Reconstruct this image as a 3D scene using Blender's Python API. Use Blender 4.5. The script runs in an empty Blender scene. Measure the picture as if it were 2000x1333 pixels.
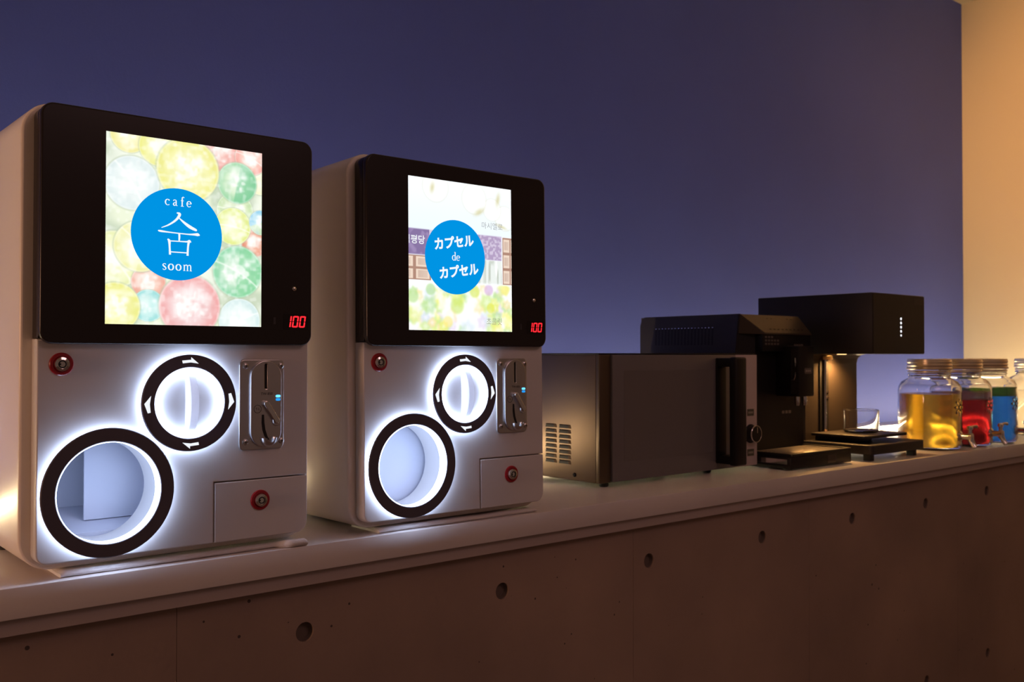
import bpy, bmesh, math, random
import numpy as np
from mathutils import Vector, Matrix, noise

random.seed(7)
SC = bpy.context.scene
COL = SC.collection
R = math.radians

# ------------------------------------------------------------------ camera
cam_d = bpy.data.cameras.new('camera')
cam = bpy.data.objects.new('camera', cam_d)
COL.objects.link(cam)
cam_d.sensor_fit = 'HORIZONTAL'
cam_d.sensor_width = 36.0
cam_d.lens = 33.649
cam_d.clip_start = 0.02
cam.location = (0, 0, 0.3348)
cam.rotation_euler = (R(90 + 0.824), 0, R(-40.2267))
cam_d.dof.use_dof = True
cam_d.dof.focus_distance = 1.62
cam_d.dof.aperture_fstop = 8.0
SC.camera = cam

# ------------------------------------------------------------------ world, lamps, exposure
SC.view_settings.view_transform = 'Standard'
SC.view_settings.look = 'None'
SC.view_settings.exposure = 0.0
SC.view_settings.gamma = 1.0
SC.view_settings.use_curve_mapping = False
world = bpy.data.worlds.new('world')
SC.world = world
world.use_nodes = True
bg = world.node_tree.nodes['Background']
bg.inputs['Color'].default_value = (1.0, 0.60, 0.46, 1)
bg.inputs['Strength'].default_value = 0.088


def lamp(name, kind, loc, energy, color, size=0.5, target=None, size_y=None):
    d = bpy.data.lights.new(name, kind)
    d.energy = energy
    d.color = color
    if kind == 'AREA':
        d.size = size
        if size_y:
            d.shape = 'RECTANGLE'
            d.size_y = size_y
    else:
        d.shadow_soft_size = size
    o = bpy.data.objects.new(name, d)
    COL.objects.link(o)
    o.location = loc
    if target:
        o.rotation_euler = (Vector(target) - Vector(loc)).to_track_quat('-Z', 'Y').to_euler()
    return o


WARM = (1.0, 0.60, 0.40)
lamp('added_front_fill', 'AREA', (1.6, -0.9, 2.15), 13.0, (1.0, 0.56, 0.56), 1.4, (1.6, 1.0, 0.0))  # unseen lamp, added as soft fill for the front faces
sl_ = lamp('side_lamp', 'SPOT', (-2.2, 1.25, 0.45), 84.0, (1.0, 0.50, 0.29), 0.22, (0.4, 1.45, 0.32))
sl_.data.spot_size = R(40)
sl_.data.spot_blend = 0.5

sp_ = lamp('added_cream_wall_spot', 'SPOT', (0.9, 1.55, 2.20), 430.0, (1.0, 0.46, 0.15), 0.10, (5.33, 1.62, 1.38))  # unseen spot, added to warm and brighten the cream wall
sp_.data.spot_size = R(35)
sp_.data.spot_blend = 1.0

# ------------------------------------------------------------------ materials
MATS = {}


def mat(name, color=(0.8, 0.8, 0.8), rough=0.5, metal=0.0, spec=0.5, emit=None, estr=0.0, trans=0.0, ior=1.45,
        bump=None, vary=None, coat=0.0):
    if name in MATS:
        return MATS[name]
    m = bpy.data.materials.new(name)
    m.use_nodes = True
    nt = m.node_tree
    b = nt.nodes['Principled BSDF']
    b.inputs['Base Color'].default_value = (*color, 1)
    b.inputs['Roughness'].default_value = rough
    b.inputs['Metallic'].default_value = metal
    b.inputs['Specular IOR Level'].default_value = spec
    b.inputs['IOR'].default_value = ior
    b.inputs['Transmission Weight'].default_value = trans
    b.inputs['Coat Weight'].default_value = coat
    if emit:
        b.inputs['Emission Color'].default_value = (*emit, 1)
        b.inputs['Emission Strength'].default_value = estr
    if vary or bump:
        tc = nt.nodes.new('ShaderNodeTexCoord')
    if vary:      # (scale, amount, detail)
        n = nt.nodes.new('ShaderNodeTexNoise')
        n.inputs['Scale'].default_value = vary[0]
        n.inputs['Detail'].default_value = vary[2]
        nt.links.new(tc.outputs['Object'], n.inputs['Vector'])
        r = nt.nodes.new('ShaderNodeValToRGB')
        a = vary[1]
        r.color_ramp.elements[0].position = 0.3
        r.color_ramp.elements[1].position = 0.7
        r.color_ramp.elements[0].color = (*[c * (1 - a) for c in color], 1)
        r.color_ramp.elements[1].color = (*[min(1, c * (1 + a)) for c in color], 1)
        nt.links.new(n.outputs['Fac'], r.inputs['Fac'])
        nt.links.new(r.outputs['Color'], b.inputs['Base Color'])
    if bump:      # (scale, strength, distance)
        n2 = nt.nodes.new('ShaderNodeTexNoise')
        n2.inputs['Scale'].default_value = bump[0]
        n2.inputs['Detail'].default_value = 4
        nt.links.new(tc.outputs['Object'], n2.inputs['Vector'])
        bp = nt.nodes.new('ShaderNodeBump')
        bp.inputs['Strength'].default_value = bump[1]
        bp.inputs['Distance'].default_value = bump[2]
        nt.links.new(n2.outputs['Fac'], bp.inputs['Height'])
        nt.links.new(bp.outputs['Normal'], b.inputs['Normal'])
    MATS[name] = m
    return m


def emat(name, color, strength):
    if name in MATS:
        return MATS[name]
    m = bpy.data.materials.new(name)
    m.use_nodes = True
    nt = m.node_tree
    nt.nodes.clear()
    e = nt.nodes.new('ShaderNodeEmission')
    e.inputs['Color'].default_value = (*color, 1)
    e.inputs['Strength'].default_value = strength
    o = nt.nodes.new('ShaderNodeOutputMaterial')
    nt.links.new(e.outputs[0], o.inputs[0])
    MATS[name] = m
    return m


def s2l(c):
    return tuple((x / 12.92 if x <= 0.04045 else ((x + 0.055) / 1.055) ** 2.4) for x in [v / 255 for v in c])


def concrete_mat():
    m = mat('concrete', (0.30, 0.215, 0.17), 0.85)
    nt = m.node_tree
    b = nt.nodes['Principled BSDF']
    tc = nt.nodes.new('ShaderNodeTexCoord')

    def nz(scale, detail):
        n = nt.nodes.new('ShaderNodeTexNoise')
        n.inputs['Scale'].default_value = scale
        n.inputs['Detail'].default_value = detail
        nt.links.new(tc.outputs['Object'], n.inputs['Vector'])
        return n
    n1 = nz(2.2, 5)
    r1 = nt.nodes.new('ShaderNodeValToRGB')
    r1.color_ramp.elements[0].position = 0.3
    r1.color_ramp.elements[1].position = 0.72
    r1.color_ramp.elements[0].color = (0.265, 0.19, 0.155, 1)
    r1.color_ramp.elements[1].color = (0.385, 0.275, 0.215, 1)
    nt.links.new(n1.outputs['Fac'], r1.inputs['Fac'])
    v = nt.nodes.new('ShaderNodeTexVoronoi')
    v.inputs['Scale'].default_value = 26
    nt.links.new(tc.outputs['Object'], v.inputs['Vector'])
    n2 = nz(3.0, 2)
    # pits only where the mask noise is high
    gt = nt.nodes.new('ShaderNodeMath')
    gt.operation = 'LESS_THAN'
    ml = nt.nodes.new('ShaderNodeMath')
    ml.operation = 'MULTIPLY_ADD'
    ml.inputs[1].default_value = 0.34
    ml.inputs[2].default_value = -0.135
    nt.links.new(n2.outputs['Fac'], ml.inputs[0])
    nt.links.new(v.outputs['Distance'], gt.inputs[0])
    nt.links.new(ml.outputs[0], gt.inputs[1])
    mx = nt.nodes.new('ShaderNodeMix')
    mx.data_type = 'RGBA'
    nt.links.new(gt.outputs[0], mx.inputs['Factor'])
    nt.links.new(r1.outputs['Color'], mx.inputs['A'])
    mx.inputs['B'].default_value = (0.07, 0.05, 0.045, 1)
    nt.links.new(mx.outputs['Result'], b.inputs['Base Color'])
    n3 = nz(60, 4)
    bp = nt.nodes.new('ShaderNodeBump')
    bp.inputs['Strength'].default_value = 0.15
    bp.inputs['Distance'].default_value = 0.004
    nt.links.new(n3.outputs['Fac'], bp.inputs['Height'])
    nt.links.new(bp.outputs['Normal'], b.inputs['Normal'])
    return m


M_white = mat('white_enamel', (0.66, 0.64, 0.64), 0.32, spec=0.5)
M_shell = mat('white_shell', (0.86, 0.78, 0.71), 0.24, spec=0.6)
M_black = mat('black_acrylic', (0.019, 0.014, 0.014), 0.24, spec=0.45)
M_ringblk = mat('black_ring_with_glare', (0.085, 0.076, 0.105), 0.5)  # black lifted towards purple: lens glare put into the colour
M_chrome = mat('chrome', (0.78, 0.76, 0.74), 0.12, 1.0)
M_cast = mat('cast_metal', (0.62, 0.60, 0.60), 0.30, 1.0, bump=(300, 0.05, 0.001))
M_dark = mat('dark_slot', (0.008, 0.007, 0.008), 0.6)
M_red = mat('red_anodised', (0.30, 0.004, 0.012), 0.3, coat=0.3)
M_steel = mat('brushed_steel', (0.185, 0.135, 0.10), 0.42, 1.0, bump=(80, 0.04, 0.001))
M_blackpl = mat('black_plastic', (0.010, 0.008, 0.008), 0.42, spec=0.35)
M_mattblk = mat('matt_black_metal', (0.020, 0.016, 0.015), 0.5)
M_glass = mat('clear_glass', (1, 1, 1), 0.02, trans=1.0, ior=1.45)
LEDC = (0.56, 0.70, 1.0)
M_led = emat('white_led', LEDC, 15.0)
M_leddim = emat('white_led_inner', LEDC, 9.0)
M_redseg = emat('red_segment', (1.0, 0.02, 0.03), 1.6)
M_blue = emat('screen_blue', s2l((0, 148, 228)), 1.0)
M_letter = emat('screen_white', (0.93, 0.97, 1.0), 1.0)


# ------------------------------------------------------------------ mesh helpers
def new_obj(name, me, material=None, parent=None, smooth=False):
    o = bpy.data.objects.new(name, me)
    COL.objects.link(o)
    if material is not None:
        me.materials.clear()
        me.materials.append(material)
    if parent is not None:
        o.parent = parent
    if smooth:
        me.polygons.foreach_set('use_smooth', [True] * len(me.polygons))
        try:
            me.set_sharp_from_angle(angle=R(40))
        except Exception:
            pass
    return o


def bm_obj(name, bm, material, parent=None, smooth=False):
    me = bpy.data.meshes.new(name)
    bmesh.ops.recalc_face_normals(bm, faces=bm.faces[:])
    bm.to_mesh(me)
    bm.free()
    return new_obj(name, me, material, parent, smooth)


def tag(o, label=None, cat=None, group=None, kind=None):
    if label:
        o['label'] = label
    if cat:
        o['category'] = cat
    if group:
        o['group'] = group
    if kind:
        o['kind'] = kind
    return o


def empty(name, loc=(0, 0, 0), rz=0.0):
    o = bpy.data.objects.new(name, None)
    o.empty_display_size = 0.05
    COL.objects.link(o)
    o.location = loc
    o.rotation_euler = (0, 0, rz)
    return o


def add_box(bm, x0, x1, y0, y1, z0, z1, bev=0.0, seg=2):
    vs = [bm.verts.new((x, y, z)) for x in (x0, x1) for y in (y0, y1) for z in (z0, z1)]
    f = [(0, 1, 3, 2), (4, 6, 7, 5), (0, 4, 5, 1), (2, 3, 7, 6), (0, 2, 6, 4), (1, 5, 7, 3)]
    fs = [bm.faces.new([vs[i] for i in q]) for q in f]
    if bev:
        es = list({e for q in fs for e in q.edges})
        bmesh.ops.bevel(bm, geom=es, offset=bev, segments=seg, affect='EDGES', profile=0.5)


def box(name, x0, x1, y0, y1, z0, z1, material, parent=None, bev=0.0, seg=2, smooth=None):
    bm = bmesh.new()
    add_box(bm, x0, x1, y0, y1, z0, z1, bev, seg)
    return bm_obj(name, bm, material, parent, bool(bev) if smooth is None else smooth)


def rrect(x0, x1, z0, z1, r, n=6):
    """rounded rectangle loop; r may be one number or (bl, br, tr, tl)"""
    if not isinstance(r, (tuple, list)):
        r = (r, r, r, r)
    out = []
    for (cx, cz, rr, a0) in ((x0 + r[0], z0 + r[0], r[0], 180), (x1 - r[1], z0 + r[1], r[1], 270),
                             (x1 - r[2], z1 - r[2], r[2], 0), (x0 + r[3], z1 - r[3], r[3], 90)):
        if rr < 1e-6:
            out.append((cx, cz))
            continue
        for k in range(n + 1):
            a = R(a0 + 90 * k / n)
            out.append((cx + rr * math.cos(a), cz + rr * math.sin(a)))
    return out


def circ(cx, cz, r, n=48):
    return [(cx + r * math.cos(2 * math.pi * k / n), cz + r * math.sin(2 * math.pi * k / n)) for k in range(n)]


def curve_mesh(cu):
    o = bpy.data.objects.new('tmp_curve', cu)
    COL.objects.link(o)
    dg = bpy.context.evaluated_depsgraph_get()
    me = bpy.data.meshes.new_from_object(o.evaluated_get(dg))
    bpy.data.objects.remove(o)
    bpy.data.curves.remove(cu)
    return me


FRONT = Matrix(((1, 0, 0, 0), (0, 0, -1, 0), (0, 1, 0, 0), (0, 0, 0, 1)))   # plate drawn in XY -> stands in XZ, facing -Y


def plate_mesh(loops, y0, y1, bev=0.0):
    """flat plate with holes: loops in (x,z); front at y0, back at y1"""
    cu = bpy.data.curves.new('tmp', 'CURVE')
    cu.dimensions = '2D'
    cu.fill_mode = 'BOTH'
    for lp in loops:
        sp = cu.splines.new('POLY')
        sp.points.add(len(lp) - 1)
        for p, q in zip(sp.points, lp):
            p.co = (q[0], q[1], 0, 1)
        sp.use_cyclic_u = True
    h = abs(y1 - y0) / 2
    cu.extrude = max(h - bev, 0)
    cu.bevel_depth = bev
    cu.bevel_resolution = 2
    if bev:
        cu.offset = -bev
    me = curve_mesh(cu)
    me.transform(Matrix.Translation((0, (y0 + y1) / 2, 0)) @ FRONT)
    return me


def plate(name, loops, y0, y1, material, parent=None, bev=0.0):
    return new_obj(name, plate_mesh(loops, y0, y1, bev), material, parent, smooth=bool(bev))


def lathe_bm(bm, prof, axis='Z', c=(0, 0, 0), n=40):
    """prof: list of (r, h); revolve round axis through c"""
    rings = []
    for r, h in prof:
        ring = []
        if r < 1e-6:
            ring = [None]
            p = (0, 0, h) if axis == 'Z' else (0, h, 0)
            ring = [bm.verts.new((c[0] + p[0], c[1] + p[1], c[2] + p[2]))]
        else:
            for k in range(n):
                a = 2 * math.pi * k / n
                u, v = r * math.cos(a), r * math.sin(a)
                p = (u, v, h) if axis == 'Z' else ((u, h, v) if axis == 'Y' else (h, u, v))
                ring.append(bm.verts.new((c[0] + p[0], c[1] + p[1], c[2] + p[2])))
        rings.append(ring)
    for A, B in zip(rings[:-1], rings[1:]):
        if len(A) == 1 and len(B) == 1:
            continue
        for k in range(n):
            k2 = (k + 1) % n
            if len(A) == 1:
                bm.faces.new((A[0], B[k], B[k2]))
            elif len(B) == 1:
                bm.faces.new((A[k], B[0], A[k2]))
            else:
                bm.faces.new((A[k], B[k], B[k2], A[k2]))


def lathe(name, prof, material, parent=None, axis='Z', c=(0, 0, 0), n=40, smooth=True):
    bm = bmesh.new()
    lathe_bm(bm, prof, axis, c, n)
    return bm_obj(name, bm, material, parent, smooth)


def tube_bm(bm, pts, r, n=10, cap=True):
    pts = [Vector(p) for p in pts]
    rad = r if isinstance(r, (list, tuple)) else [r] * len(pts)
    rings = []
    up = Vector((0, 0, 1))
    for i, p in enumerate(pts):
        t = (pts[min(i + 1, len(pts) - 1)] - pts[max(i - 1, 0)]).normalized()
        a = t.cross(up)
        if a.length < 1e-3:
            a = t.cross(Vector((1, 0, 0)))
        a.normalize()
        b = a.cross(t).normalized()
        rings.append([bm.verts.new(p + rad[i] * (a * math.cos(2 * math.pi * k / n) + b * math.sin(2 * math.pi * k / n))) for k in range(n)])
    for A, B in zip(rings[:-1], rings[1:]):
        for k in range(n):
            bm.faces.new((A[k], A[(k + 1) % n], B[(k + 1) % n], B[k]))
    if cap:
        bm.faces.new(rings[0])
        bm.faces.new(rings[-1])


def tube(name, pts, r, material, parent=None, n=10):
    bm = bmesh.new()
    tube_bm(bm, pts, r, n)
    return bm_obj(name, bm, material, parent, True)


def prism_x(name, prof, x0, x1, material, parent=None, bev=0.0):
    """profile in (y,z), extruded along x"""
    bm = bmesh.new()
    a = [bm.verts.new((x0, y, z)) for y, z in prof]
    b = [bm.verts.new((x1, y, z)) for y, z in prof]
    fs = [bm.faces.new(a), bm.faces.new(b[::-1])]
    n = len(prof)
    for k in range(n):
        fs.append(bm.faces.new((a[k], a[(k + 1) % n], b[(k + 1) % n], b[k])))
    if bev:
        bmesh.ops.bevel(bm, geom=list({e for f in fs for e in f.edges}), offset=bev, segments=2, affect='EDGES', profile=0.5)
    return bm_obj(name, bm, material, parent, bool(bev))


def text_mesh(s, size, cx, cz, y, offset=0.0, shear=0.0, rot=0.0, sx=1.0, spacing=1.0, align='CENTER'):
    cu = bpy.data.curves.new('tmp_text', 'FONT')
    cu.body = s
    cu.size = size
    cu.offset = offset
    cu.shear = shear
    cu.align_x = align
    cu.align_y = 'CENTER'
    cu.space_character = spacing
    cu.fill_mode = 'FRONT'
    cu.resolution_u = 3
    me = curve_mesh(cu)
    me.transform(Matrix.Translation((cx, y, cz)) @ FRONT @ Matrix.Rotation(rot, 4, 'Z') @ Matrix.Diagonal((sx, 1, 1, 1)))
    return me


def strokes_mesh(strokes, cx, cz, y, sc, sub=6):
    """brush strokes: each a list of (x, z, width) smoothed by Catmull-Rom; flat ribbons"""
    bm = bmesh.new()
    for st in strokes:
        P = [Vector(p) for p in st]
        if len(P) > 2:
            Q = [P[0]] + P + [P[-1]]
            pts = []
            for i in range(1, len(Q) - 2):
                for k in range(sub):
                    t = k / sub
                    a, b, c, d = Q[i - 1], Q[i], Q[i + 1], Q[i + 2]
                    pts.append(0.5 * ((2 * b) + (c - a) * t + (2 * a - 5 * b + 4 * c - d) * t * t + (3 * b - a - 3 * c + d) * t ** 3))
            pts.append(P[-1])
        else:
            pts = P
        prev = None
        for i, p in enumerate(pts):
            t = pts[min(i + 1, len(pts) - 1)] - pts[max(i - 1, 0)]
            t = Vector((t.x, t.y, 0)).normalized()
            nrm = Vector((-t.y, t.x, 0))
            w = max(p.z, 0.004) / 2
            A = bm.verts.new((cx + sc * (p.x + nrm.x * w), y, cz + sc * (p.y + nrm.y * w)))
            B = bm.verts.new((cx + sc * (p.x - nrm.x * w), y, cz + sc * (p.y - nrm.y * w)))
            if prev:
                bm.faces.new((prev[0], A, B, prev[1]))
            prev = (A, B)
    me = bpy.data.meshes.new('strokes')
    bm.to_mesh(me)
    bm.free()
    return me


# serif letters as strokes in a box about 0.5 wide and 1 x-height = 0.5
def arc(cx, cz, rx, rz, a0, a1, w0, w1, n=8, fat=0.0):
    out = []
    for k in range(n + 1):
        t = k / n
        a = R(a0 + (a1 - a0) * t)
        out.append((cx + rx * math.cos(a), cz + rz * math.sin(a), w0 + (w1 - w0) * t + fat * abs(math.cos(a))))
    return out


LET = {
    'c': (0.46, [arc(.25, .25, .19, .23, 50, 310, .05, .035, fat=.06), [(.35, .43, .09), (.37, .38, .09)]]),
    'a': (0.48, [[(.09, .40, .08), (.13, .47, .06), (.22, .49, .05), (.30, .44, .08), (.31, .30, .09), (.31, .10, .09), (.36, .03, .05), (.43, .04, .03)],
                 [(.31, .30, .03), (.16, .25, .06), (.09, .13, .10), (.16, .03, .07), (.25, .06, .05), (.31, .14, .03)]]),
    'f': (0.34, [[(.33, .72, .08), (.27, .78, .05), (.19, .74, .08), (.17, .60, .10), (.17, .02, .10)], [(.05, .47, .04), (.30, .47, .04)], [(.06, .02, .04), (.30, .02, .04)]]),
    'e': (0.46, [[(.09, .27, .045), (.39, .27, .045)], arc(.24, .25, .17, .23, 5, 320, .05, .03, fat=.06)]),
    's': (0.40, [[(.31, .42, .05), (.27, .48, .05), (.18, .49, .05), (.09, .43, .07), (.10, .34, .10), (.20, .26, .11), (.30, .17, .10), (.31, .08, .07), (.21, .01, .05), (.12, .02, .05), (.08, .10, .05)]]),
    'o': (0.54, [arc(.26, .25, .19, .235, 0, 360, .05, .05, n=16, fat=.07)]),
    'm': (0.84, [[(.13, .48, .09), (.13, .02, .09)], [(.05, .46, .04), (.13, .47, .04)], [(.05, .02, .04), (.22, .02, .04)],
                 [(.13, .36, .04), (.24, .47, .06), (.34, .46, .08), (.39, .36, .09), (.39, .02, .09)], [(.31, .02, .04), (.48, .02, .04)],
                 [(.39, .36, .04), (.50, .47, .06), (.60, .46, .08), (.65, .36, .09), (.65, .02, .09)], [(.57, .02, .04), (.75, .02, .04)]]),
    'd': (0.52, [arc(.24, .25, .17, .23, 40, 320, .04, .04, fat=.06), [(.39, .80, .10), (.39, .03, .10)], [(.29, .78, .04), (.39, .79, .04)], [(.39, .03, .04), (.49, .03, .04)]]),
}


def word_mesh(word, cx, cz, y, xh, track=0.0, sx=1.0):
    """serif word centred on cx, baseline so that the x-height is centred on cz; xh = x-height in metres"""
    sc = xh / 0.5
    tot = sum(LET[c][0] + track for c in word) - track
    x = -tot / 2
    S = []
    for c in word:
        for st in LET[c][1]:
            S.append([((p[0] + x) * sx, p[1] - 0.25, p[2]) for p in st])
        x += LET[c][0] + track
    return strokes_mesh(S, cx, cz, y, sc, 3)


def color_grid(name, u0, u1, v0, v1, y, img, parent):
    """lit picture of a screen: a fine grid whose vertex colours are the picture img[row from top, col]"""
    h, w = img.shape[:2]
    us = np.linspace(u0, u1, w)
    vs = np.linspace(v1, v0, h)
    UU, VV = np.meshgrid(us, vs)
    co = np.stack([UU, np.full_like(UU, y), VV], -1).reshape(-1, 3)
    i = np.arange(h * w).reshape(h, w)
    q = np.stack([i[1:, :-1], i[1:, 1:], i[:-1, 1:], i[:-1, :-1]], -1).reshape(-1, 4)
    me = bpy.data.meshes.new(name)
    me.from_pydata(co.tolist(), [], q.tolist())
    at = me.color_attributes.new('picture', 'FLOAT_COLOR', 'POINT')
    lin = np.where(img <= 0.04045, img / 12.92, ((img + 0.055) / 1.055) ** 2.4)
    buf = np.ones((h * w, 4), dtype=np.float32)
    buf[:, :3] = lin.reshape(-1, 3)
    at.data.foreach_set('color', buf.ravel())
    m = MATS.get('screen_picture')
    if not m:
        m = bpy.data.materials.new('screen_picture')
        m.use_nodes = True
        nt = m.node_tree
        nt.nodes.clear()
        a = nt.nodes.new('ShaderNodeVertexColor')
        a.layer_name = 'picture'
        e = nt.nodes.new('ShaderNodeEmission')
        e.inputs['Strength'].default_value = 1.12
        o = nt.nodes.new('ShaderNodeOutputMaterial')
        nt.links.new(a.outputs['Color'], e.inputs['Color'])
        nt.links.new(e.outputs[0], o.inputs[0])
        MATS['screen_picture'] = m
    return new_obj(name, me, m, parent)


# ------------------------------------------------------------------ the room
YW, XR, ZC, ZF = 2.43, 5.33, 2.285, -0.98
M_bluewall = mat('blue_wall_paint', (0.092, 0.136, 0.58), 0.55, spec=0.3, bump=(180, 0.12, 0.003), vary=(1.3, 0.05, 3))
M_cream = mat('cream_wall_paint', (0.84, 0.73, 0.52), 0.7, spec=0.2, bump=(160, 0.06, 0.002))
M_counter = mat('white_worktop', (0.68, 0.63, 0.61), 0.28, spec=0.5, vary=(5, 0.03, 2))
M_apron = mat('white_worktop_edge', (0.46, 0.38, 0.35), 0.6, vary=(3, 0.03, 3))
M_conc = concrete_mat()


def struct(name, x0, x1, y0, y1, z0, z1, m, label, cat):
    return tag(box(name, x0, x1, y0, y1, z0, z1, m), label, cat, kind='structure')


struct('wall_back', -3.2, XR, YW, YW + 0.12, ZF, ZC, M_bluewall, 'dark blue painted wall behind the white worktop', 'wall')
struct('wall_right', XR, XR + 0.12, -3.2, YW + 0.12, ZF, ZC, M_cream, 'cream painted wall lit warm at the right end of the worktop', 'wall')
struct('ceiling', -3.2, XR + 0.12, -3.2, YW + 0.12, ZC, ZC + 0.1, M_cream, 'cream ceiling above the blue wall', 'ceiling')
struct('floor', -3.2, XR + 0.12, -3.2, YW + 0.12, ZF - 0.1, ZF, mat('floor_finish', (0.30, 0.22, 0.18), 0.5, vary=(4, 0.1, 4)),
       'brown floor below the concrete wall', 'floor')

# concrete wall under the worktop, cast in panels with round tie holes
cw = tag(empty('wall_front', (0, 1.545, ZF)), 'board-cast concrete wall with round tie holes under the worktop', 'wall', kind='structure')
HX = [0.8235 + 0.4566 * k for k in range(0, 10)]
ZT = -0.0722
edges = [-2.0, -0.9, 0.593, 1.681, 2.417, 3.33, 4.24, XR]
for xa, xb in zip(edges[:-1], edges[1:]):
    loops = [[(xa + .0004, 0.0), (xb - .0004, 0.0), (xb - .0004, ZT - ZF), (xa + .0004, ZT - ZF)]]
    hs = [(hx, hz) for hx in HX if xa + .03 < hx < xb - .03 for hz in (-0.159, -0.745)]
    for hx, hz in hs:
        loops.append(circ(hx, hz - ZF, 0.0175, 24)[::-1])
    plate('concrete_panel', loops, 0.0, 0.03, M_conc, cw)
    for hx, hz in hs:
        lathe('tie_hole', [(0.0, 0.010), (0.0145, 0.010), (0.0172, 0.003), (0.0178, 0.028)], mat('tie_hole_mortar', (0.15, 0.11, 0.09), 0.9), cw,
              axis='Y', c=(hx, 0.002, hz - ZF), n=20)
box('backing', -2.0, XR, 0.031, 0.12, 0.0, ZT - ZF, M_conc, cw)

# worktop
ct = tag(empty('worktop', (0, 1.515, -0.0722)), 'long white worktop on the concrete wall carrying all the machines', 'counter')
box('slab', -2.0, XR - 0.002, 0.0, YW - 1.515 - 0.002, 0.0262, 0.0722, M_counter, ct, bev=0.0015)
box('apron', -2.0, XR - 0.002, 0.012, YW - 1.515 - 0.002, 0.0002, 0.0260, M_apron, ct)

# light strips lying along the walls on the worktop
LSC = (1.0, 0.77, 0.43)
M_strip = emat('warm_light_strip', LSC, 50.0)
M_chan = mat('light_channel', (0.7, 0.68, 0.64), 0.4)
ls = tag(empty('light_strip', (2.0, 2.19, 0.0005)), 'warm glowing light strip lying on the worktop behind the machines', 'light strip')
box('channel', -3.9, XR - 2.06, -0.008, 0.008, 0, 0.003, M_chan, ls)
box('diffuser', -3.9, XR - 2.06, -0.006, 0.006, 0.0032, 0.015, M_strip, ls)
box('channel', XR - 2.24, XR - 2.224, -0.62, -0.0085, 0, 0.003, M_chan, ls)
box('diffuser', XR - 2.238, XR - 2.226, -0.62, -0.0085, 0.0032, 0.015, M_strip, ls)


# ------------------------------------------------------------------ pictures on the two screens
def grid(w, h):
    x = (np.arange(w) + 0.5) / w
    y = (np.arange(h) + 0.5) / h
    return np.meshgrid(x, y)


def blend(img, a, col):
    img[:] = img * (1 - a[..., None]) + np.array(col, dtype=float)[None, None, :] / 255 * a[..., None]


def sm(e0, e1, x):
    t = np.clip((x - e0) / (e1 - e0), 0, 1)
    return t * t * (3 - 2 * t)


def vnoise(X, Y, f, seed):
    r = np.random.RandomState(seed)
    g = r.rand(64, 64)
    x, y = X * f, Y * f
    xi, yi = np.floor(x).astype(int), np.floor(y).astype(int)
    fx, fy = x - xi, y - yi
    fx, fy = fx * fx * (3 - 2 * fx), fy * fy * (3 - 2 * fy)
    G = lambda a, b: g[a % 64, b % 64]
    return (G(xi, yi) * (1 - fx) + G(xi + 1, yi) * fx) * (1 - fy) + (G(xi, yi + 1) * (1 - fx) + G(xi + 1, yi + 1) * fx) * fy


ASP = 0.2935 / 0.254


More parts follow.
